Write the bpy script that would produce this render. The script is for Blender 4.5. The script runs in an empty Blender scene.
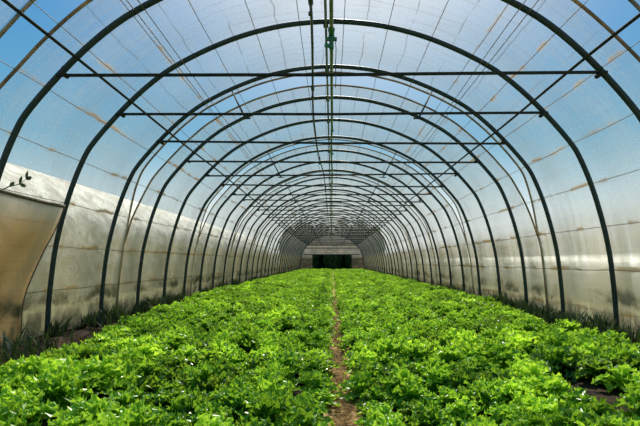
import bpy, math, random
from mathutils import Vector, noise
R = random.Random(7)
C = bpy.context.scene.collection
PI = math.pi
EYE = 1.02
TUNNEL_END = 57.5
HOOP0, PITCH, NH = 3.5, 1.5, 37

# ------------------------------------------------------------------ helpers
class MB:
    def __init__(s): s.v = []; s.f = []; s.uv = {}
    def tube(s, pts, r, n=8, caps=True, taper=None, up=None):
        pts = [Vector(p) for p in pts]; base = len(s.v); m = len(pts); prev = None
        for i, p in enumerate(pts):
            d = (pts[min(i+1, m-1)] - pts[max(i-1, 0)]).normalized()
            if prev is None:
                a = Vector((0, 1, 0)) if abs(d.y) < .8 else Vector((1, 0, 0))
            else: a = prev
            a = (a - d*a.dot(d)).normalized(); prev = a; b = d.cross(a)
            rr = r if taper is None else r*taper[i]
            for k in range(n):
                t = 2*PI*k/n; s.v.append(p + (a*math.cos(t) + b*math.sin(t))*rr)
        for i in range(m-1):
            for k in range(n):
                s.f.append((base+i*n+k, base+i*n+(k+1) % n, base+(i+1)*n+(k+1) % n, base+(i+1)*n+k))
        if caps:
            s.f.append(tuple(base+k for k in range(n))[::-1]); s.f.append(tuple(base+(m-1)*n+k for k in range(n)))
        return s
    def box(s, c, d, rz=0):
        c = Vector(c); b = len(s.v)
        for sx in (-1, 1):
            for sy in (-1, 1):
                for sz in (-1, 1):
                    x, y = sx*d[0]/2, sy*d[1]/2
                    s.v.append(c + Vector((x*math.cos(rz)-y*math.sin(rz), x*math.sin(rz)+y*math.cos(rz), sz*d[2]/2)))
        for q in ((0, 1, 3, 2), (4, 6, 7, 5), (0, 4, 5, 1), (2, 3, 7, 6), (0, 2, 6, 4), (1, 5, 7, 3)):
            s.f.append(tuple(b+i for i in q))
        return s
    def grid(s, P, closed=False):
        b = len(s.v); n = len(P); m = len(P[0])
        for row in P: s.v.extend(Vector(p) for p in row)
        for i in range(n-1):
            for j in range(m-1):
                s.f.append((b+i*m+j, b+i*m+j+1, b+(i+1)*m+j+1, b+(i+1)*m+j))
        return s
    def mesh(s, name, mats, smooth=True):
        me = bpy.data.meshes.new(name); me.from_pydata([tuple(p) for p in s.v], [], s.f)
        for m in (mats if isinstance(mats, (list, tuple)) else [mats]): me.materials.append(m)
        if smooth: me.polygons.foreach_set('use_smooth', [True]*len(me.polygons))
        me.update(); return me
    def build(s, name, mat, parent=None, smooth=True, loc=None):
        me = s.mesh(name, mat, smooth)
        if loc is not None:
            me.transform(__import__('mathutils').Matrix.Translation(-Vector(loc)))
        o = bpy.data.objects.new(name, me); C.objects.link(o)
        if loc is not None: o.location = loc
        if parent: o.parent = parent
        return o
def tag(o, label=None, cat=None, group=None, kind=None):
    if label: o['label'] = label
    if cat: o['category'] = cat
    if group: o['group'] = group
    if kind: o['kind'] = kind
    return o
def empty(name, loc):
    o = bpy.data.objects.new(name, None); C.objects.link(o); o.location = loc; o.empty_display_size = .1; return o
def smooth01(t): t = max(0, min(1, t)); return t*t*(3-2*t)
ORD = ['first','second','third','fourth','fifth','sixth','seventh','eighth','ninth','tenth','eleventh','twelfth','thirteenth','fourteenth','fifteenth','sixteenth','seventeenth','eighteenth','nineteenth','twentieth']
TENS = {20:'twenty', 30:'thirty', 40:'forty'}
def ordinal(n):
    if n <= 20: return ORD[n-1]
    t = n//10*10
    return {30:'thirtieth', 40:'fortieth'}[n] if n % 10 == 0 else TENS[t]+'-'+ORD[n % 10-1]

# ------------------------------------------------------------------ node helpers
class NT:
    def __init__(s, name):
        s.m = bpy.data.materials.new(name); s.m.use_nodes = True; s.t = s.m.node_tree; s.t.nodes.clear()
        s.out = s.t.nodes.new('ShaderNodeOutputMaterial')
    def n(s, typ, **kw):
        nd = s.t.nodes.new(typ)
        for k, v in kw.items():
            if k.startswith('_'): nd.inputs[k[1:]].default_value = v
            else: setattr(nd, k, v)
        return nd
    def l(s, a, b): s.t.links.new(a, b)
    def math(s, op, a, b=None, c=None, clamp=False):
        nd = s.t.nodes.new('ShaderNodeMath'); nd.operation = op; nd.use_clamp = clamp
        for i, x in enumerate((a, b, c)):
            if x is None: continue
            if isinstance(x, (int, float)): nd.inputs[i].default_value = x
            else: s.l(x, nd.inputs[i])
        return nd.outputs[0]
    def rng(s, x, a, b, c=0, d=1, sm=True):
        nd = s.t.nodes.new('ShaderNodeMapRange'); nd.interpolation_type = 'SMOOTHSTEP' if sm else 'LINEAR'
        s.l(x, nd.inputs[0])
        for i, v in enumerate((a, b, c, d)): nd.inputs[i+1].default_value = v
        return nd.outputs[0]
    def mixc(s, f, a, b):
        nd = s.t.nodes.new('ShaderNodeMix'); nd.data_type = 'RGBA'
        if isinstance(f, (int, float)): nd.inputs[0].default_value = f
        else: s.l(f, nd.inputs[0])
        for i, x in ((6, a), (7, b)):
            if isinstance(x, tuple): nd.inputs[i].default_value = (*x, 1)
            else: s.l(x, nd.inputs[i])
        return nd.outputs[2]
    def noise(s, vec, scale, detail=3, rough=.5, dist=0):
        nd = s.n('ShaderNodeTexNoise', _Scale=scale, _Detail=detail, _Roughness=rough, _Distortion=dist)
        if vec is not None: s.l(vec, nd.inputs['Vector'])
        return nd.outputs[0]
    def mapping(s, vec, scale=(1, 1, 1), loc=(0, 0, 0)):
        nd = s.n('ShaderNodeMapping'); s.l(vec, nd.inputs[0]); nd.inputs['Scale'].default_value = scale; nd.inputs['Location'].default_value = loc
        return nd.outputs[0]
    def bump(s, h, strength=.3, dist=.02):
        nd = s.n('ShaderNodeBump', _Strength=strength, _Distance=dist); s.l(h, nd.inputs['Height']); return nd.outputs[0]

def simple(name, c1, c2, scale=8, rough=.6, metal=0, bump=.2, spec=.5, stretch=(1, 1, 1)):
    t = NT(name); tc = t.n('ShaderNodeTexCoord').outputs['Object']
    v = t.mapping(tc, stretch); nz = t.noise(v, scale, 4, .6)
    p = t.n('ShaderNodeBsdfPrincipled', _Roughness=rough, _Metallic=metal)
    p.inputs['Specular IOR Level'].default_value = spec
    t.l(t.mixc(t.rng(nz, .35, .65), c1, c2), p.inputs['Base Color'])
    t.l(t.bump(nz, bump), p.inputs['Normal']); t.l(p.outputs[0], t.out.inputs[0]); return t.m

M = {}
M['hoop'] = simple('galvanised_hoop_steel', (.028, .048, .045), (.04, .055, .05), 9, .55, .3, .05, .3)
M['bar'] = simple('dark_bar_steel', (.02, .03, .026), (.045, .045, .035), 12, .9, 0, .05, .06)
M['wire'] = simple('weathered_wire', (.07, .055, .03), (.2, .13, .06), 4, .7, 0, .1)
M['tan'] = simple('rolled_film_edge', (.42, .26, .12), (.16, .10, .05), 3, .7, 0, .4)
M['green_pipe'] = simple('mossy_green_pipe', (.09, .17, .05), (.2, .25, .1), 5, .5, 0, .2)
M['valve'] = simple('green_plastic_valve', (.01, .12, .04), (.02, .2, .07), 20, .4, 0, .1)
M['dark_pipe'] = simple('black_polythene_pipe', (.025, .035, .03), (.05, .065, .05), 6, .45, 0, .05)
M['wood'] = simple('weathered_board', (.2, .14, .08), (.09, .06, .035), 6, .8, 0, .4, stretch=(1, 8, 1))
M['bark'] = simple('tree_bark', (.06, .04, .03), (.12, .09, .06), 6, .9, 0, .5)
M['tree'] = simple('dark_tree_leaves', (.008, .02, .006), (.03, .055, .015), 3, .9, 0, .6, .1)
M['litter'] = simple('dry_litter', (.075, .042, .014), (.02, .013, .006), 12, .9, 0, .3, .02)
M['straw'] = simple('dry_straw', (.42, .27, .1), (.24, .14, .05), 12, .8, 0, .3, .2)

def leaf_mat(name, dark, mid, light, trans=.45, rough=.38):
    t = NT(name); g = t.n('ShaderNodeNewGeometry'); oi = t.n('ShaderNodeObjectInfo')
    nz = t.noise(g.outputs['Position'], 26, 3, .6); big = t.noise(g.outputs['Position'], 1.3, 2)
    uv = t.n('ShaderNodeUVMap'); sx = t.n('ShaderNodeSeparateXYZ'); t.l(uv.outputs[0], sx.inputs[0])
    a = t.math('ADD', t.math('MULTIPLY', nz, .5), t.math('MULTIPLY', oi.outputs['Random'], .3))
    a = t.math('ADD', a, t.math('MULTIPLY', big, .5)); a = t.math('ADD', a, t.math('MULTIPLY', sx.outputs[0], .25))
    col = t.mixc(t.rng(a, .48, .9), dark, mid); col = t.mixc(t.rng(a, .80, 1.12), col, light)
    p = t.n('ShaderNodeBsdfPrincipled', _Roughness=rough); p.inputs['Specular IOR Level'].default_value = .45
    t.l(col, p.inputs['Base Color'])
    tr = t.n('ShaderNodeBsdfTranslucent'); tc = t.mixc(.35, col, light); t.l(tc, tr.inputs[0])
    mx = t.n('ShaderNodeMixShader'); mx.inputs[0].default_value = trans
    t.l(p.outputs[0], mx.inputs[1]); t.l(tr.outputs[0], mx.inputs[2]); t.l(mx.outputs[0], t.out.inputs[0]); return t.m
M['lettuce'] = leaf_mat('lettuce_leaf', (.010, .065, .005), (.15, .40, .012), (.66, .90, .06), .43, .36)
M['weed'] = leaf_mat('weed_leaf', (.015, .035, .008), (.04, .08, .015), (.12, .18, .04), .25, .6)
M['grass_out'] = simple('rough_grass', (.22, .24, .09), (.38, .34, .18), 1.5, .95, 0, .5, .1)

# soil
t = NT('damp_soil'); g = t.n('ShaderNodeNewGeometry').outputs['Position']
nz = t.noise(g, 14, 6, .7); n2 = t.noise(g, 60, 4, .7)
p = t.n('ShaderNodeBsdfPrincipled', _Roughness=.95); p.inputs['Specular IOR Level'].default_value = .15
t.l(t.mixc(t.rng(nz, .35, .7), (.014, .009, .005), (.055, .033, .016)), p.inputs['Base Color'])
t.l(t.bump(t.math('ADD', nz, t.math('MULTIPLY', n2, .5)), .8, .03), p.inputs['Normal']); t.l(p.outputs[0], t.out.inputs[0]); M['soil'] = t.m
t = NT('straw_strewn_path'); g = t.n('ShaderNodeNewGeometry').outputs['Position']
v = t.mapping(g, (12, 60, 12)); nz = t.noise(v, 1, 5, .7, .6); n2 = t.noise(g, 2.2, 2)
p = t.n('ShaderNodeBsdfPrincipled', _Roughness=.85); p.inputs['Specular IOR Level'].default_value = .2
c = t.mixc(t.rng(nz, .32, .62), (.08, .04, .015), (.62, .40, .15)); c = t.mixc(t.rng(n2, .6, .75), c, (.12, .075, .03))
t.l(c, p.inputs['Base Color']); t.l(t.bump(nz, .8, .02), p.inputs['Normal']); t.l(p.outputs[0], t.out.inputs[0]); M['path'] = t.m

STRING = .62
def film(name, clean, lowopac, tint=(.93, .96, 1), beige=(.62, .54, .38), moss=True, wall=False):
    """polythene: see-through part + scattering part; dust, rust tide marks and moss from the UV (u = arc length, v = along the tunnel)"""
    t = NT(name); pos = t.n('ShaderNodeNewGeometry').outputs['Position']
    sp = t.n('ShaderNodeSeparateXYZ'); t.l(pos, sp.inputs[0]); z = sp.outputs[2]
    uv = t.n('ShaderNodeUVMap').outputs[0]; su = t.n('ShaderNodeSeparateXYZ'); t.l(uv, su.inputs[0])
    u, v = su.outputs[0], su.outputs[1]
    streak = t.noise(t.mapping(uv, (.6, 9, 1)), 1, 4, .6, .4)      # runs down the film
    lengthw = t.noise(t.mapping(uv, (7, .35, 1)), 1, 3, .6)        # creases along it
    blotch = t.noise(t.mapping(uv, (1.3, 1.0, 1)), 1, 5, .65, .5)
    wob = t.noise(t.mapping(uv, (.5, 1.6, 1)), 1, 2)
    # tide marks along the support wires
    ph = t.math('ADD', t.math('DIVIDE', u, STRING), t.math('MULTIPLY', t.math('SUBTRACT', wob, .5), .18))
    d = t.math('ABSOLUTE', t.math('SUBTRACT', t.math('FRACT', t.math('ADD', ph, .5)), .5))
    patch = t.math('MULTIPLY', t.rng(t.noise(t.mapping(uv, (1.4, 1.5, 1), (3, 7, 0)), 1, 3, .6), .48, .6), t.rng(z, 4.2, 3.7))
    rust = t.math('MULTIPLY', t.rng(d, .085, .0), patch)
    line = t.rng(d, .018, .004)
    hi = t.rng(z, 2.9, 3.7)
    d2 = t.math('ABSOLUTE', t.math('SUBTRACT', t.math('FRACT', ph), .5))
    line2 = t.math('MULTIPLY', t.math('MULTIPLY', t.rng(d2, .022, .006), t.rng(blotch, .35, .5)), t.math('ADD', .15, t.math('MULTIPLY', hi, .85)))
    tv = t.math('ADD', t.math('MULTIPLY', v, 6.0), t.math('MULTIPLY', blotch, 1.5))
    d3 = t.math('ABSOLUTE', t.math('SUBTRACT', t.math('FRACT', tv), .5))
    line3 = t.math('MULTIPLY', t.rng(d3, .1, .02), t.math('MULTIPLY', t.rng(streak, .4, .6), .55))
    fine = t.math('MAXIMUM', line2, t.math('MULTIPLY', line3, hi))
    low = t.rng(z, 1.95, 1.3)
    dirt = t.math('MULTIPLY', low, t.math('ADD', .75, t.math('MULTIPLY', streak, .5)), clamp=True)
    op = t.math('ADD', clean, t.math('MULTIPLY', dirt, lowopac-clean))
    op = t.math('ADD', op, t.math('MULTIPLY', t.math('SUBTRACT', streak, .5), .4))
    op = t.math('ADD', op, t.math('MULTIPLY', t.math('SUBTRACT', lengthw, .5), .25))
    op = t.math('ADD', op, t.math('MULTIPLY', t.math('SUBTRACT', blotch, .5), .45))
    op = t.math('ADD', op, t.math('MULTIPLY', rust, .6)); op = t.math('ADD', op, t.math('MULTIPLY', line, .12)); op = t.math('ADD', op, t.math('MULTIPLY', fine, .3))
    lw = t.n('ShaderNodeLayerWeight', _Blend=.5).outputs['Facing']
    op = t.math('ADD', op, t.math('MULTIPLY', t.math('POWER', lw, 4.0), .4))
    col = t.mixc(dirt, (.93, .89, .80), beige)
    col = t.mixc(t.math('MULTIPLY', rust, .85), col, (.9, .5, .13))
    col = t.mixc(t.math('MULTIPLY', line, .35), col, (.3, .2, .1)); col = t.mixc(t.math('MULTIPLY', fine, .8), col, (.2, .19, .16))
    if moss:
        sag = t.math('MULTIPLY', t.math('SINE', t.math('MULTIPLY', t.math('FRACT', t.math('DIVIDE', t.math('SUBTRACT', v, HOOP0), PITCH)), PI)), -.09)
        zz = t.math('SUBTRACT', z, sag)
        zz = t.math('ADD', zz, t.math('MULTIPLY', t.math('SUBTRACT', t.noise(t.mapping(uv, (2, 5, 1)), 1, 4, .7), .5), .3))
        ms = t.math('MULTIPLY', t.rng(zz, .72, .56), t.rng(zz, .42, .5)); ms = t.math('MULTIPLY', ms, t.rng(blotch, .4, .62))
        base = t.math('MULTIPLY', t.rng(zz, .5, .2), t.rng(t.noise(t.mapping(uv, (1, 3, 1), (9, 2, 0)), 1, 4, .7), .38, .6))
        col = t.mixc(t.math('MULTIPLY', ms, .9), col, (.045, .06, .015)); col = t.mixc(t.math('MULTIPLY', base, .9), col, (.05, .055, .025))
        op = t.math('ADD', op, t.math('MULTIPLY', ms, .4)); op = t.math('ADD', op, t.math('MULTIPLY', base, .4))
    op = t.math('MINIMUM', t.math('MAXIMUM', op, .05), .97)
    df = t.n('ShaderNodeBsdfDiffuse'); tr = t.n('ShaderNodeBsdfTranslucent'); tp = t.n('ShaderNodeBsdfTransparent'); tp.inputs[0].default_value = (*tint, 1)
    gl = t.n('ShaderNodeBsdfGlossy', _Roughness=.35); gl.inputs[0].default_value = (.9, .9, .9, 1)
    bmp = t.bump(t.math('ADD', lengthw, streak), .35, .03)
    for nd in (df, tr): t.l(col, nd.inputs[0])
    for nd in (df, tr, gl): t.l(bmp, nd.inputs['Normal'])
    m1 = t.n('ShaderNodeMixShader'); m1.inputs[0].default_value = .55; t.l(df.outputs[0], m1.inputs[1]); t.l(tr.outputs[0], m1.inputs[2])
    hz = t.n('ShaderNodeBsdfRefraction', _Roughness=.75, _IOR=1.4); t.l(t.mixc(.5, col, (.95, .95, .95)), hz.inputs[0])
    mh = t.n('ShaderNodeMixShader'); mh.inputs[0].default_value = .55; t.l(m1.outputs[0], mh.inputs[1]); t.l(hz.outputs[0], mh.inputs[2]); m1 = mh
    m2 = t.n('ShaderNodeMixShader'); t.l(op, m2.inputs[0]); t.l(tp.outputs[0], m2.inputs[1]); t.l(m1.outputs[0], m2.inputs[2])
    m3 = t.n('ShaderNodeMixShader'); m3.inputs[0].default_value = .03; t.l(m2.outputs[0], m3.inputs[1]); t.l(gl.outputs[0], m3.inputs[2])
    t.l(m3.outputs[0], t.out.inputs[0]); return t.m
M['film'] = film('polythene_film', .23, .74, (.93, .96, .97), (.93, .76, .46))
M['film_end'] = film('end_polythene_film', .35, .4, (.6, .6, .55), (.16, .13, .09), False)
M['unused'] = None #'neighbour_polythene_film', .9, .97, beige=(.72, .6, .4), moss=False)
t = NT('white_outer_film'); g = t.n('ShaderNodeNewGeometry').outputs['Position']; nz = t.noise(t.mapping(g, (.5, 1.2, 1.6)), 1.3, 6, .7, .8)
p = t.n('ShaderNodeBsdfPrincipled', _Roughness=.65); p.inputs['Specular IOR Level'].default_value = .15; t.l(t.mixc(t.rng(nz, .35, .65), (.34, .30, .22), (.78, .74, .62)), p.inputs['Base Color'])
t.l(t.bump(nz, .5, .1), p.inputs['Normal']); tr = t.n('ShaderNodeBsdfTranslucent'); tr.inputs[0].default_value = (.8, .75, .6, 1)
mx = t.n('ShaderNodeMixShader'); mx.inputs[0].default_value = .12; t.l(p.outputs[0], mx.inputs[1]); t.l(tr.outputs[0], mx.inputs[2]); t.l(mx.outputs[0], t.out.inputs[0]); M['film_out'] = t.m
M['flap'] = film('old_brown_film', .8, .93, beige=(.85, .6, .27), moss=True)

# ------------------------------------------------------------------ hoop profile (x, height)
half = [(3.97, 0), (3.95, .35), (3.92, .69), (3.84, 1.28), (3.66, 1.95), (3.47, 2.43), (3.30, 2.71), (2.85, 3.21), (2.38, 3.62), (1.94, 3.88), (1.52, 4.07), (1.15, 4.2), (.74, 4.3), (.37, 4.35), (0, 4.37)]
ctrl = [Vector((-x, z)) for x, z in half] + [Vector((x, z)) for x, z in half[-2::-1]]
def catmull(P, n=8):
    out = []
    for i in range(len(P)-1):
        p0 = P[max(i-1, 0)]; p1 = P[i]; p2 = P[i+1]; p3 = P[min(i+2, len(P)-1)]
        for k in range(n):
            t_ = k/n
            out.append(.5*((2*p1)+(p2-p0)*t_+(2*p0-5*p1+4*p2-p3)*t_*t_+(3*p1-p0-3*p2+p3)*t_**3))
    out.append(P[-1]); return out
curve = catmull(ctrl)
for _ in range(6): curve = [curve[0]]+[(curve[i-1]+curve[i]*2+curve[i+1])/4 for i in range(1, len(curve)-1)]+[curve[-1]]
acc = [0]
for i in range(1, len(curve)): acc.append(acc[-1]+(curve[i]-curve[i-1]).length)
LEN = acc[-1]
def prof(s, off=0):
    s = max(0, min(LEN, s)); lo = 0; hi = len(acc)-1
    while hi-lo > 1:
        m = (lo+hi)//2
        if acc[m] <= s: lo = m
        else: hi = m
    f = (s-acc[lo])/max(1e-9, acc[hi]-acc[lo]); p = curve[lo].lerp(curve[hi], f)
    a = curve[max(lo-1, 0)]; b = curve[min(hi+1, len(curve)-1)]; d = (b-a).normalized(); n = Vector((-d.y, d.x))
    return p + n*off
def s_at_ratio(r, side):   # arc position whose (height above the eye)/(x) is r
    best = None
    for i in range(600):
        s = LEN/2*i/600; p = prof(s)
        q = (p.y-EYE)/max(.001, -p.x)
        if q >= r: best = s; break
    if best is None: best = LEN/2
    return best if side < 0 else LEN-best
def s_at_height(h, side):
    for i in range(2000):
        s = LEN/2*i/2000
        if prof(s).y >= h: break
    return s if side < 0 else LEN-s

# ------------------------------------------------------------------ ground
def soilh(x, y):
    h = .02*noise.noise(Vector((x*3, y*3, 0))) + .012*noise.noise(Vector((x*11, y*11, 3)))
    for fx, w, dp in ((.075, .13, .07), (-1.72, .12, .05), (1.9, .12, .05)):
        h -= dp*math.exp(-((x-fx)/w)**2)
    return h
def frange(a, b, st):
    n = int(round((b-a)/st)); return [a+(b-a)*i/n for i in range(n+1)]
ys = frange(-3, 12, .1) + frange(12.3, 58.2, .4)
P = [[(x, y, soilh(x, y)) for x in frange(-4.3, 4.3, .08)] for y in ys]
tag(MB().grid([r[::-1] for r in P]).build('floor', M['soil']), kind='structure')
og = [[(x, y, -.12 + .05*noise.noise(Vector((x*.2, y*.2, 1)))) for x in frange(-60, 60, 4)] for y in frange(-20, 140, 4)]
tag(MB().grid([r[::-1] for r in og]).build('ground', M['grass_out']), kind='structure')
P = []
for y in frange(.5, 57, .02 if False else .03):
    row = []
    for k in range(11):
        x = .075 + (k-5)*.026 + .012*noise.noise(Vector((0, y*2, 5)))
        e = abs(k-5)/5
        row.append((x, y, -.035 + .035*e*e + .010*math.sin(y*70+3*noise.noise(Vector((x*4, y*3, 0)))) + .022*noise.noise(Vector((x*9, y*12, 9)))))
    P.append(row[::-1])
tag(MB().grid(P).build('path', M['path']), kind='structure')
# straw lying in the furrow
mb = MB()
for i in range(1500):
    y = 2.2 + 12*R.random()**1.6; x = .075 + R.gauss(0, .05); a = R.gauss(0, .5); L = R.uniform(.02, .06)
    zz = -.015 + R.random()*.02
    mb.tube([(x-L*math.cos(a), y-L*math.sin(a), zz), (x, y, zz+R.random()*.012), (x+L*math.cos(a), y+L*math.sin(a), zz)], .0022, 4)
tag(mb.build('straw', M['straw']), 'loose dry brown straw strewn along the narrow central furrow', 'straw', kind='stuff')

# ------------------------------------------------------------------ film cover
GAPS = [(4.25, 4.66, 4.46), (8.34, 8.92, 8.66), (12.92, 13.42, 13.2)] + [(17.45+4.5*i, 17.9+4.5*i, 17.7+4.5*i) for i in range(9)]
def edge(g, h, which):
    k = smooth01((h-1.35)/1.6); lo = g[2]
    wob = .03*noise.noise(Vector((h*1.3, g[2]*3, which)))*k
    return lo + (g[which]-lo)*k + (-.012 if which == 0 else .012) + wob
def film_pt(s, y, hmid):
    fr = ((y-HOOP0)/PITCH) % 1.0
    sag = .05*math.sin(PI*fr)**2
    sag += .018*math.sin(PI*fr)*noise.noise(Vector((s*2.2, y*1.5, 0))) + .012*math.sin(PI*fr)*noise.noise(Vector((s*8, y*.7, 4)))
    p = prof(s, .05 - sag*smooth01(prof(s).y/.8)*.8 + .004)
    return p
def sheet(mb, s0, s1, y0f, y1f, ds=.1, dy=.15):
    ns = max(2, int((s1-s0)/ds)); ymid = y1f(2)-y0f(2); ny = max(3, int(abs(ymid)/dy))
    P = []; UV = []
    for j in range(ny+1):
        row = []
        for i in range(ns+1):
            s = s0+(s1-s0)*i/ns; h = prof(s).y; a, b = y0f(h), y1f(h); y = a+(b-a)*j/ny
            p = film_pt(s, y, h); row.append((p.x, y, p.y)); mb.uvs.append((s, y))
        P.append(row)
    mb.grid(P)
def put_uv(o, uvs):
    me = o.data; l = me.uv_layers.new(name='UVMap'); arr = []
    for lp in me.loops: arr.extend(uvs[lp.vertex_index])
    l.data.foreach_set('uv', arr)
SPL, SPR = s_at_height(1.9, -1), s_at_height(1.9, 1)
for name, a, b in (('wall_left', 0, SPL), ('ceiling', SPL, SPR), ('wall_right', SPR, LEN)):
    mb = MB(); mb.uvs = []
    bounds = [lambda h: -3.0] + [None]*0
    edges = [(lambda h: -3.0)]
    secs = []; cur = lambda h: -3.0
    for g in GAPS:
        secs.append((cur, (lambda h, g=g: edge(g, h, 0)))); cur = (lambda h, g=g: edge(g, h, 1))
    secs.append((cur, lambda h: TUNNEL_END))
    for y0f, y1f in secs: sheet(mb, a, b, y0f, y1f, .1, .12 if y0f(2) < 20 else .2)
    o = mb.build(name, M['film']); put_uv(o, mb.uvs); tag(o, kind='structure')
n = 0
for gi, g in enumerate(GAPS):
    for w in (0, 1):
        n += 1; mb = MB(); pts = []
        for i in range(141):
            s = LEN*i/140; p = prof(s); y = edge(g, p.y, w); q = prof(s, .035+.006*noise.noise(Vector((s*3, g[0], w))))
            pts.append((q.x, y, max(q.y, .02)))
        mb.tube(pts, .017 if gi < 3 else .02, 6)
        tag(mb.build('trim_%d' % n, M['tan']), kind='structure')

# end wall with wide low opening
mb = MB(); mb.uvs = []
OX, OT = 2.35, 1.88
def endh(x):
    lo, hi = 0, LEN/2; 
    for _ in range(30):
        m = (lo+hi)/2
        if -prof(m).x > abs(x): lo = m
        else: hi = m
    return prof(lo).y
for xa, xb, bot in ((-3.96, -OX, 0), (-OX, OX, OT), (OX, 3.96, 0)):
    P = []
    for i in range(25):
        x = xa+(xb-xa)*i/24; top = endh(x) if abs(x) < 3.9 else .4
        top = max(top, bot+.05); P.append([(x, TUNNEL_END+.05+.03*noise.noise(Vector((x*2, k, 0))), bot+(top-bot)*k/10) for k in range(11)])
        mb.uvs += [(bot+(top-bot)*k/10+20, x) for k in range(11)]
    mb.grid(P)
o = mb.build('wall_back', M['film_end']); put_uv(o, mb.uvs); tag(o, kind='structure')
fr = empty('door_frame', (0, TUNNEL_END-.14, 0)); tag(fr, 'low wide frame around the dark opening at the far end of the tunnel', 'door frame')
def child(mb, name, mat, parent, **k):
    o = mb.build(name, mat, **k); o.parent = parent; o.location = -parent.location if not k.get('loc') else Vector(k['loc'])-parent.location; return o
child(MB().box((0, TUNNEL_END-.14, OT+.05), (7.0, .08, .1)), 'lintel', M['bar'], fr, smooth=False)
for sx in (-1, 1): child(MB().box((sx*(OX+.04), TUNNEL_END-.14, OT/2), (.08, .08, OT)), 'post', M['bar'], fr, smooth=False)
child(MB().box((0, TUNNEL_END-.14, 2.72), (6.6, .07, .08)), 'rail', M['bar'], fr, smooth=False)

# ------------------------------------------------------------------ hoops
hoop_pts = [(curve[i].x, 0, curve[i].y) for i in range(0, len(curve), 2)]
hoop_pts[0] = (-3.97, 0, -.15); hoop_pts[-1] = (3.97, 0, -.15)
m_hoop = MB().tube(hoop_pts, .034, 10).mesh('hoop_pipe', M['hoop'])
BARZ, BARX = EYE+2.04, 2.99
m_bar = MB().tube([(-BARX, 0, 0), (-1, 0, -.006), (0, 0, -.012), (1, 0, -.006), (BARX, 0, 0)], .019, 8).mesh('crossbar', M['bar'])
mc = MB().tube([(0, -.045, 0), (0, .045, 0)], .028, 8)
mc.tube([(.0, -.05, -.02), (.0, -.05, .07)], .008, 6); m_clamp = mc.mesh('clamp', M['bar'])
for k in range(NH):
    y = HOOP0+PITCH*k+(.11 if k == 1 else 0)
    e = empty('tunnel_hoop', (0, y, 0))
    if k == 0: lab = 'dark steel hoop arching overhead just outside the frame, nearest the camera'
    elif k == 1: lab = 'thick dark steel hoop nearest the camera, cut off by the top of the photo'
    elif k == 2: lab = 'largest steel hoop whose whole arch shows, beside the brown flap on the left'
    elif k == NH-1: lab = 'smallest and farthest steel hoop, standing at the end wall'
    else: lab = 'dark steel hoop with crossbar, %s whole arch from the front' % ordinal(k-1)
    tag(e, lab, 'hoop', 'steel hoops of the tunnel')
    tilt = R.gauss(0, .003)
    for nm, me, loc, s in [('hoop_pipe', m_hoop, (0, 0, 0), 1), ('crossbar', m_bar, (0, -.035, BARZ+R.gauss(0, .012)), 1), ('clamp', m_clamp, (-2.91, -.02, BARZ), 1), ('clamp', m_clamp, (2.91, -.02, BARZ), 1)]:
        o = bpy.data.objects.new(nm, me); C.objects.link(o); o.parent = e; o.location = loc
        if nm == 'crossbar': o.rotation_euler = (0, tilt*2, 0)

# purlins, ridge pipe, cables
def long_run(s, off, r, dev=.01, y0=-2.5, y1=TUNNEL_END, step=.5, sag=0, seed=0, n=6):
    pts = []; y = y0
    while y <= y1:
        fr = ((y-HOOP0)/PITCH) % 1.0
        p = prof(s, off - sag*math.sin(PI*fr)**2); pts.append((p.x+dev*noise.noise(Vector((y*.3, seed, 0))), y, p.y+dev*noise.noise(Vector((y*.3, seed, 9)))))
        y += step
    return MB().tube(pts, r, n)
for side, w in ((-1, 'left'), (1, 'right')):
    s = s_at_ratio(.80, side)
    tag(long_run(s, -.05, .017, .02).build('purlin', M['bar']), 'dark steel purlin running the tunnel length along the upper %s shoulder of the hoops' % w, 'purlin', 'shoulder purlins')
    s = s_at_ratio(1.27, side)
    for j, (ds, dv, wd) in enumerate(((0, .02, 'lower'), (.09*(-side), .05, 'upper'))):
        tag(long_run(s+ds, -.055, .0055, dv, seed=j+3*side).build('cable', M['wire']), '%s of two thin slack cables under the film high on the %s' % (wd, w), 'cable', 'slack cables under the roof film')
for side, w in ((-1, 'left'), (1, 'right')):
    ks = [k for k in range(1, int(LEN/STRING)+1) if abs(k*STRING-LEN/2) > .1 and .3 < k*STRING < LEN-.3 and (k*STRING-LEN/2)*side > 0]
    for c, k in enumerate(ks if side < 0 else ks[::-1]):
        tag(long_run(k*STRING, .012, .0042, .012, step=.25, sag=.045, seed=k*side).build('support_wire', M['wire']),
            'thin brown wire under the film, %s up from the ground on the %s' % (ordinal(c+1), w), 'wire', 'support wires under the film')

# overhead irrigation pipes
def pax(y): return -.165-.11*smooth01((y-3.6)/3.5)+.09*smooth01((y-8)/4)+.015*noise.noise(Vector((y*.35, 1, 0)))
def hang(mb, x, y, z, top, r=.004):
    mb.tube([(x, y, z), (x, y, top)], r, 5)
rp = empty('ridge_pipe', (-.085, HOOP0, 4.31)); tag(rp, 'dark steel ridge pipe running under the crown of the hoops', 'pipe')
child(MB().tube([(-.085, y, 4.315) for y in frange(-2.5, TUNNEL_END, 1)], .018, 8), 'pipe', M['bar'], rp)
for k in range(NH):
    y = HOOP0+PITCH*k; child(MB().box((-.085, y, 4.325), (.07, .07, .06)), 'clamp', M['bar'], rp, smooth=False)
ia = empty('irrigation_pipe', (-.165, 3, BARZ+.04)); tag(ia, 'thin black irrigation pipe lying on the crossbars, left of the green one', 'pipe', 'overhead irrigation pipes')
child(MB().tube([(pax(y), y, BARZ+.045) for y in frange(-2.5, 56, .5)], .0125, 8), 'pipe', M['dark_pipe'], ia)
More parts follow.
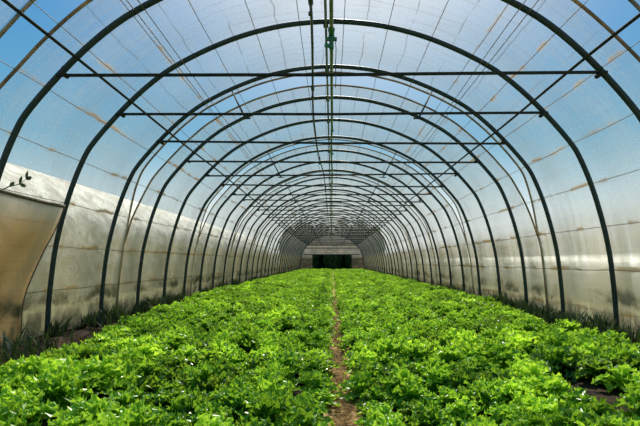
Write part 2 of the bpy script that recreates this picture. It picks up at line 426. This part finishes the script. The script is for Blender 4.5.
for y in (3.72, 5.6, 9.4, 13.1, 16.8):
    mb = MB().tube([(pax(y), y-.05, BARZ+.045), (pax(y), y+.05, BARZ+.045)], .021, 8); hang(mb, pax(y), y, BARZ+.05, BARZ-.05, .006); mb.tube([(pax(y), y, BARZ-.05), (pax(y), y, BARZ-.075)], .018, 8)
    child(mb, 'sprinkler_head', M['dark_pipe'], ia)
ib = empty('irrigation_pipe', (-.005, 3, BARZ+.055)); tag(ib, 'thicker green irrigation pipe down the middle with a green valve hanging on it', 'pipe', 'overhead irrigation pipes')
child(MB().tube([(-.005+.014*noise.noise(Vector((y*.4, 8, 0))), y, BARZ+.05) for y in frange(-2.5, 56, .5)], .017, 8), 'pipe', M['green_pipe'], ib)
VY = 2.06*467/225
v = MB().tube([(-.005, VY-.1, BARZ+.05), (-.005, VY-.08, BARZ+.05), (-.005, VY, BARZ+.05), (-.005, VY+.08, BARZ+.05), (-.005, VY+.1, BARZ+.05)], .032, 10, taper=[.75, 1, .8, 1, .75])
v.tube([(-.005, VY, BARZ+.06), (-.005, VY, BARZ-.09)], .022, 10); v.tube([(-.05, VY, BARZ-.0), (.045, VY, BARZ-.0)], .018, 8)
vo = child(v, 'valve', M['valve'], ib)
h = child(MB().box((-.03, VY-.02, BARZ-.07), (.075, .02, .03), .3), 'valve_handle', M['valve'], ib, smooth=False)
child(MB().tube([(.03, VY+.02, BARZ-.0), (.038, VY+.06, BARZ-.06), (.032, VY+.02, BARZ-.25), (.036, VY+.0, BARZ-.36), (.032, VY+.01, BARZ-.44)], .004, 6), 'dangling_tube', M['dark_pipe'], ib)
for k in (2, 3, 4, 5, 6, 8, 10):
    y = HOOP0+PITCH*k+.5
    mb = MB().tube([(-.005, y, BARZ+.05), (.012, y, BARZ-.0), (.01, y, BARZ-.06)], .006, 6); mb.tube([(.01, y, BARZ-.06), (.01, y, BARZ-.085)], .017, 8)
    child(mb, 'sprinkler_head', M['valve'], ib)
ic = MB().tube([(-.052+.01*noise.noise(Vector((y*.5, 3, 0))), y, BARZ+.034+.012*math.sin(y*2.1)) for y in frange(-2.5, 50, .3)], .0075, 6)
tag(ic.build('water_hose', M['green_pipe']), 'slim green hose running close along the left of the green irrigation pipe', 'hose')

# braces at the film joints: hoop k+1 down to crossbar k
for k in range(2, NH-1, 3):
    y0, y1 = HOOP0+PITCH*k, HOOP0+PITCH*(k+1)
    for side, w in ((-1, 'left'), (1, 'right')):
        top = Vector((side*1.74, y1-.04, 0)); s = s_at_ratio((3.99-EYE)/1.74, side); q = prof(s, -.03); top = Vector((q.x, y1-.03, q.y))
        bot = Vector((side*1.2, y0-.03, BARZ-.05))
        mb = MB().tube([top, bot], .014, 8); mb.tube([bot+Vector((-.07, 0, 0)), bot+Vector((.07, 0, 0))], .012, 6)
        tag(mb.build('brace', M['bar']), 'short slanting steel brace on the %s, %s pair from the front' % (w, ordinal(k//3+1)), 'brace', 'slanting braces at the film joints')

# ------------------------------------------------------------------ brown folded flap at left
P = []; uvs = []
NZ, NY = 26, 24
for j in range(NZ+1):
    f = j/NZ; zt = 1.86-.06; z = .06+(1.80-.06)*f
    yR = 5.72 + (6.27-5.72)*smooth01((z-.55)/1.25)**.8; row = []
    for i in range(NY+1):
        g_ = i/NY; y = 4.3+(yR-4.3)*g_; s = s_at_height(z, -1)
        fold = .05*math.sin((g_*2.1+(1-f)*.7)*5.5)+.03*noise.noise(Vector((y*2, z*2, 2)))
        q = prof(s, -.12); row.append((q.x+fold*.8*(1-.5*f), y, z+.012*math.sin(g_*7)*(f) - .05*g_*f)); uvs.append((z*1.0+.31, y))
    P.append(row)
mb = MB().grid(P); fl = mb.build('film_flap', M['flap']); put_uv(fl, uvs)
so = fl.modifiers.new('Solidify', 'SOLIDIFY'); so.thickness = .004
tag(fl, 'brown dirty film flap hanging loose against the left wall by the front hoops', 'flap')
top = P[-1]
mb = MB().tube([(a[0]+.005, a[1], a[2]+.01) for a in top], .022, 8)
rl = mb.build('rolled_top_edge', M['wood']); rl.parent = fl; rl['label'] = 'dark rolled top edge'
mb = MB().tube([(P[j][-1][0]+.004, P[j][-1][1], P[j][-1][2]) for j in range(NZ+1)], .008, 6)
rl = mb.build('hem', M['wire']); rl.parent = fl
# sprig above the flap
tw = empty('weed_sprig', (-3.72, 5.25, 1.82)); tag(tw, 'small green weed sprig sticking up over the top of the brown flap', 'weed')
pts = [(-3.72, 5.2, 1.80), (-3.69, 5.33, 1.88), (-3.66, 5.46, 1.93), (-3.64, 5.55, 2.0)]
child(MB().tube(pts, .008, 6, taper=[1, .8, .6, .3]), 'stem', M['weed'], tw)
for p_, a in ((pts[1], .5), (pts[2], -.6), (pts[2], 1.2), (pts[3], .2), (pts[3], 1.4)):
    p_ = Vector(p_); d = Vector((.1, .9*math.cos(a), .6*math.sin(a)+.3)).normalized()*.11; w_ = Vector((.0, -d.z, d.y)).normalized()*.025
    m = MB(); m.grid([[p_, p_], [p_+d*.4-w_, p_+d*.4+w_], [p_+d*.75-w_*.8, p_+d*.75+w_*.8], [p_+d, p_+d+w_*.1]]); child(m, 'leaf', M['weed'], tw)

# ------------------------------------------------------------------ lettuces
def leaf(mb, base, yaw, L, W, lift, curl, seed, nu=5, nv=9, tone=0.):
    """one ruffled lettuce leaf: a strip that arches outward with a frilled, lobed edge"""
    rr = random.Random(seed); ph = rr.random()*6; P = []
    ca, sa = math.cos(yaw), math.sin(yaw)
    x = 0; z = 0; ang = lift
    for j in range(nv):
        f = j/(nv-1); ang = lift - curl*f*f
        if j: x += L/(nv-1)*math.cos(ang); z += L/(nv-1)*math.sin(ang)
        lobes = .78+.36*math.sin(f*21+ph)
        w = W*(.16+.84*math.sin(min(1, f*1.08)**.8*PI*.62)**1.2)*(1-.62*max(0, f-.8)/.2)*(lobes if f > .25 else 1)
        row = []
        for i in range(nu):
            e = i/(nu-1)*2-1
            fr = abs(e)**1.5*.022*math.sin(f*27+ph*2+e*2.5) + .006*math.sin(e*9+f*12)
            lat = e*w/2; up = fr + .3*w*e*e*.6
            lx = x - math.sin(ang)*up; lz = z + math.cos(ang)*up
            row.append(Vector((base[0]+lx*ca-lat*sa, base[1]+lx*sa+lat*ca, base[2]+lz)))
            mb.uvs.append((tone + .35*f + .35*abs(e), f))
        P.append(row)
    mb.grid(P)
def lettuce_mesh(i, lod=0):
    rr = random.Random(100+i); mb = MB(); mb.uvs = []; nl = 52
    for k in range(nl):
        f = k/nl; yaw = k*2.39996+rr.gauss(0, .25)
        L = (.215-.07*f)*rr.uniform(.7, 1.2); lift = .5+.95*f+rr.gauss(0, .2); r0 = .015*(1-f)
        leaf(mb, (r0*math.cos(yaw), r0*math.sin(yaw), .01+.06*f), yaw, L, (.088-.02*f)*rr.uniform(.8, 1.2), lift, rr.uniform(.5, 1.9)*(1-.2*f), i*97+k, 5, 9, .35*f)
    me = mb.mesh('lettuce', M['lettuce'], False)
    l = me.uv_layers.new(name='UVMap'); arr = []
    for lp in me.loops: arr.extend(mb.uvs[lp.vertex_index])
    l.data.foreach_set('uv', arr); return me
LM = [lettuce_mesh(i) for i in range(7)]
SPX, SPY = .255, .25
rows = []     # (x of row, description)
def rowset(x0, dirn, n, desc): return [(x0+dirn*SPX*i, desc, i) for i in range(n)]
left_in = rowset(-.15, -1, 6, 'left of the central furrow'); left_out = rowset(-1.87, -1, 7, 'beyond the left furrow')
right_in = rowset(.30, 1, 6, 'right of the central furrow'); right_out = rowset(2.05, 1, 7, 'beyond the right furrow')
cands = []
HOLES = [(-1.78, 3.1, .16), (-1.7, 3.9, .1), (2.05, 3.85, .2), (2.2, 3.35, .13), (1.0, 5.2, .1), (-1.0, 5.0, .12), (.75, 3.3, .1), (-2.3, 5.6, .14), (-.8, 3.5, .1)]
def edge_lim(y, side=1): return 3.02+min(.62, .62*smooth01((y-3.5)/8)) if side > 0 else 2.72+.9*smooth01((y-3.5)/11)**.8
for rs in (left_in, left_out, right_in, right_out):
    for x, desc, i in rs:
        idx = 0; y = 2.0 + R.random()*.2
        while y < 56.8:
            xx = x+R.gauss(0, .028); yy = y+R.gauss(0, .03); y += SPY
            if abs(x) > edge_lim(yy, x): continue
            
            hole = noise.noise(Vector((xx*1.1, yy*.8, 31)))
            if hole > .5 and 9 < yy < 25: continue
            if any(math.hypot(xx-hx, (yy-hy)*.7) < hr for hx, hy, hr in HOLES): continue
            if R.random() < .02: continue
            sc = R.uniform(.78, 1.2)*(1+.3*noise.noise(Vector((xx*.8, yy*.5, 7))))
            if desc.startswith(('left of', 'right of')) and i == 0: sc = min(sc*.9, .95)
            cands.append([yy, xx, sc, desc, i])
def onscreen(c):
    yy, xx, sc = c[:3]
    if yy < 2.2: return False
    px = 332+xx*467/yy; r = .15*467/yy; py = 262+(EYE-.28)*467/yy
    return px > -r*.6 and px < 640+r*.6 and py < 430
vis = sorted([c for c in cands if onscreen(c)], key=lambda c: c[0])
near = vis[:300]; nearset = set(id(c) for c in near)
cnt = {}
protos = []
for c in near:
    yy, xx, sc, desc, i = c; key = (desc, i); cnt[key] = cnt.get(key, 0)+1
    me = LM[R.randrange(7)] if len(protos) >= 7 else LM[len(protos)]
    o = bpy.data.objects.new('lettuce', me); C.objects.link(o)
    if len(protos) < 7: protos.append(o)
    o.location = (xx, yy, soilh(xx, yy)-.01); o.rotation_euler = (R.gauss(0, .08), R.gauss(0, .08), R.random()*6.28); o.scale = (sc, sc, sc*R.uniform(.85, 1.2))
    rowname = 'the row edging it' if i == 0 else '%s row out' % ordinal(i+1)
    look = 'big bushy' if sc > 1.06 else 'small' if sc < .9 else 'frilly'
    if 'beyond' in desc: lab = '%s green lettuce %s, %s row out, %s from the front' % (look, desc, ordinal(i+1), ordinal(cnt[key]))
    else: lab = '%s green lettuce %s, %s row out, %s from the front' % (look, desc, ordinal(i+1), ordinal(cnt[key]))
    tag(o, lab, 'lettuce', 'lettuces nearest the camera')
far = [c for c in cands if id(c) not in nearset]
# the rest of the crop: one object, instances of the seven kinds of plant on points
me = bpy.data.meshes.new('lettuce_crop'); me.from_pydata([(c[1], c[0], soilh(c[1], c[0])-.01) for c in far], [], [])
for nm, ty in (('scl', 'FLOAT'), ('rot', 'FLOAT'), ('kindno', 'INT')):
    at = me.attributes.new(nm, ty, 'POINT')
    at.data.foreach_set('value', [c[2] if nm == 'scl' else R.random()*6.28 if nm == 'rot' else R.randrange(7) for c in far])
crop = bpy.data.objects.new('lettuce_crop', me); C.objects.link(crop)
tag(crop, 'dense carpet of green lettuces filling the beds back to the far end', 'lettuce', kind='stuff')
ng = bpy.data.node_groups.new('crop', 'GeometryNodeTree'); ng.interface.new_socket('Geometry', in_out='INPUT', socket_type='NodeSocketGeometry'); ng.interface.new_socket('Geometry', in_out='OUTPUT', socket_type='NodeSocketGeometry')
N = ng.nodes; gi = N.new('NodeGroupInput'); go = N.new('NodeGroupOutput'); jn = N.new('GeometryNodeJoinGeometry')
def attr(nm, ty):
    a = N.new('GeometryNodeInputNamedAttribute'); a.data_type = ty; a.inputs['Name'].default_value = nm; return a.outputs['Attribute']
for i, pr in enumerate(protos):
    oi = N.new('GeometryNodeObjectInfo'); oi.transform_space = 'ORIGINAL'; oi.inputs['Object'].default_value = pr; oi.inputs['As Instance'].default_value = True
    cp = N.new('FunctionNodeCompare'); cp.data_type = 'INT'; cp.operation = 'EQUAL'
    ints = [s for s in cp.inputs if s.type == 'INT']; ng.links.new(attr('kindno', 'INT'), ints[0]); ints[1].default_value = i
    ip = N.new('GeometryNodeInstanceOnPoints'); ng.links.new(gi.outputs[0], ip.inputs['Points']); ng.links.new(cp.outputs[0], ip.inputs['Selection']); ng.links.new(oi.outputs['Geometry'], ip.inputs['Instance'])
    cx = N.new('ShaderNodeCombineXYZ'); ng.links.new(attr('rot', 'FLOAT'), cx.inputs[2]); ng.links.new(cx.outputs[0], ip.inputs['Rotation'])
    cs = N.new('ShaderNodeCombineXYZ'); sa = attr('scl', 'FLOAT')
    for q in range(3): ng.links.new(sa, cs.inputs[q])
    ng.links.new(cs.outputs[0], ip.inputs['Scale']); ng.links.new(ip.outputs[0], jn.inputs[0])
ng.links.new(jn.outputs[0], go.inputs[0])
md = crop.modifiers.new('crop', 'NODES'); md.node_group = ng

# ------------------------------------------------------------------ weeds and litter along the walls
def weeds(side, seed):
    rr = random.Random(seed); mb = MB(); mb.uvs = []
    for i in range(7500):
        y = 3.6+(54*rr.random()**1.7); fr = ((y-HOOP0)/PITCH) % 1
        lim = edge_lim(y, side)+.12; x = rr.uniform(lim, 3.9) if rr.random() < .35 else 3.93-abs(rr.gauss(0, .14))
        dens = noise.noise(Vector((side*5, y*.9, x)))
        if dens < -.12: continue
        if side < 0 and y < 6.4 and x > 3.45: continue
        hh = rr.uniform(.1, .3)*(1+1.1*max(0, dens))*(.95 if side > 0 else 1.0); a = rr.random()*6.28; d = Vector((math.cos(a), math.sin(a), 0))
        b = Vector((side*x, y, -.02)); w = Vector((-d.y, d.x, 0))*rr.uniform(.004, .013); ln = hh*rr.uniform(.2, .8)
        if side*(b+d*ln).x > 3.9: d.x = -d.x
        p1 = b+d*ln*.3+Vector((0, 0, hh*.6)); p2 = b+d*ln+Vector((0, 0, hh))
        k = len(mb.v); mb.v += [b-w, b+w, p1-w*1.2, p1+w*1.2, p2]; mb.f += [(k, k+1, k+3, k+2), (k+2, k+3, k+4)]; mb.uvs += [(0, 0), (0, 0), (.3, .5), (.3, .5), (.6, 1)]
    o = mb.build('weeds', M['weed']); put_uv(o, mb.uvs); return o
tag(weeds(-1, 5), 'tangle of dark green weeds along the foot of the left film wall', 'weeds', kind='stuff')
tag(weeds(1, 6), 'tangle of dark green weeds along the foot of the right film wall', 'weeds', kind='stuff')
for side, w in ((-1, 'left'), (1, 'right')):
    mb = MB()
    for i in range(1800):
        y = 3.2+25*R.random()**1.6; lim = edge_lim(y, side)-.05; x = R.uniform(lim, 3.9); a = R.random()*6.28; L = R.uniform(.02, .05)
        b = Vector((side*x, y, soilh(side*x, y)+.012+R.random()*.02)); d = Vector((math.cos(a), math.sin(a), R.gauss(0, .3)))*L; q = Vector((-math.sin(a), math.cos(a), R.gauss(0, .4)))*L*.5
        k = len(mb.v); mb.v += [b-d, b-q, b+d, b+q+Vector((0, 0, .006))]; mb.f.append((k, k+1, k+2, k+3))
    tag(mb.build('leaf_litter', M['litter'], smooth=False), 'brown dry leaf litter on the bare soil beside the %s film wall' % w, 'leaf litter', kind='stuff')

# ------------------------------------------------------------------ outside
def outer_tunnel(name, cx, sx, sz, y0, y1, label, cat):
    mb = MB(); mb.uvs = []; P = []
    for j in range(60):
        y = y0+(y1-y0)*j/59; row = []
        for i in range(61):
            s = LEN*i/60; p = prof(s); row.append((cx+p.x*sx, y, p.y*sz-.15+.02*noise.noise(Vector((s, y*2, 0))))); mb.uvs.append((s, y))
        P.append(row)
    mb.grid(P); o = mb.build(name, M['film_out']); put_uv(o, mb.uvs)
    return tag(o, label, cat)
outer_tunnel('neighbouring_tunnel', -11.7, 1.0, 1.05, -6, 60, 'pale film of the neighbouring greenhouse tunnel seen through the left wall', 'greenhouse')
M['film_out'] = simple('bright_white_film', (.95, .9, .78), (.85, .78, .64), 2, .4, 0, .1, .5)
outer_tunnel('low_tunnel', 8.6, .3, .325, -4, 55, 'low white film tunnel seen faintly through the right wall', 'low tunnel')
TREES = [(2.9*q, 64+.3*(q % 2), 1.5, 6.1+.3*((q*7) % 3), 'front', q+3) for q in (-2, -1, 0, 1, 2)]+[(2.9*q-1.45, 68.5, 1.6, 7.4+.3*((q*5) % 3), 'back', q+2) for q in (-1, 0, 1, 2)]
for i, (x, y, r, hh, rw, no) in enumerate(TREES):
    e = empty('tree', (x, y, -.1)); tag(e, 'dark tree beyond the far opening of the tunnel, %s row, %s from the left' % (rw, ordinal(no)), 'tree', 'dark trees beyond the far end')
    child(MB().tube([(x, y, -.15), (x+.1, y, 1.2), (x, y+.1, hh*.7)], .14, 8, taper=[1, .8, .4]), 'trunk', M['bark'], e)
    mb = MB(); P = []
    for j in range(25):
        th = PI*j/24; row = []
        for k in range(37):
            ph = 2*PI*(k % 36)/36; d = Vector((math.sin(th)*math.cos(ph), math.sin(th)*math.sin(ph), -math.cos(th)))
            q = .93+.15*noise.noise(d*3.1+Vector((i*7, 0, 0)))+.1*noise.noise(d*9+Vector((i, 5, 0)))
            row.append((x+d.x*r*q, y+d.y*r*q, -.75+hh*.5+d.z*hh*.53*min(q, 1.05)))
        P.append(row)
    child(mb.grid(P), 'crown', M['tree'], e)

# ------------------------------------------------------------------ sky, sun, camera
SUN_EL, SUN_AZ = math.radians(45), math.radians(3)      # azimuth from +Y towards +X
sd = Vector((math.sin(SUN_AZ)*math.cos(SUN_EL), math.cos(SUN_AZ)*math.cos(SUN_EL), math.sin(SUN_EL)))
w = bpy.data.worlds.new('sky'); bpy.context.scene.world = w; w.use_nodes = True; nt = w.node_tree; nt.nodes.clear()
class WT(NT):
    def __init__(s, t): s.t = t
W = WT(nt); out = nt.nodes.new('ShaderNodeOutputWorld'); bg = nt.nodes.new('ShaderNodeBackground')
tc = nt.nodes.new('ShaderNodeTexCoord'); nm = nt.nodes.new('ShaderNodeVectorMath'); nm.operation = 'NORMALIZE'; W.l(tc.outputs['Generated'], nm.inputs[0])
sx = nt.nodes.new('ShaderNodeSeparateXYZ'); W.l(nm.outputs[0], sx.inputs[0])
dt = nt.nodes.new('ShaderNodeVectorMath'); dt.operation = 'DOT_PRODUCT'; W.l(nm.outputs[0], dt.inputs[0]); dt.inputs[1].default_value = sd
sky = W.mixc(W.rng(sx.outputs[2], .1, .55), (.20, .46, .60), (.02, .23, .55)); sky = W.mixc(W.rng(sx.outputs[2], .26, .0), sky, (.95, .95, .88))
glow = W.math('POWER', W.math('MAXIMUM', dt.outputs['Value'], 0), 18)
sky = W.mixc(W.math('MULTIPLY', glow, .95), sky, (1.65, 1.55, 1.4))
sky = W.mixc(W.rng(sx.outputs[2], .0, -.05), sky, (.2, .19, .12))
W.l(sky, bg.inputs[0]); bg.inputs[1].default_value = 1.0; W.l(bg.outputs[0], out.inputs[0])
sl = bpy.data.lights.new('sun', 'SUN'); sl.energy = 7.2; sl.angle = math.radians(1.5); sl.color = (1, .93, .8)
so = bpy.data.objects.new('sun', sl); C.objects.link(so); so.rotation_euler = (-sd).to_track_quat('-Z', 'Y').to_euler()
cd = bpy.data.cameras.new('camera'); cd.sensor_width = 36; cd.lens = 467/640*36; cd.shift_x = -12/640; cd.shift_y = 49/640; cd.clip_end = 400
co = bpy.data.objects.new('camera', cd); C.objects.link(co); co.location = (0, 0, EYE); co.rotation_euler = (PI/2, 0, 0)
sc = bpy.context.scene; sc.camera = co
sc.view_settings.view_transform = 'Standard'; sc.view_settings.look = 'None'; sc.view_settings.gamma = 1; sc.view_settings.exposure = .12
try: sc.view_settings.use_curve_mapping = False
except Exception: pass
sc.cycles.transparent_max_bounces = 24
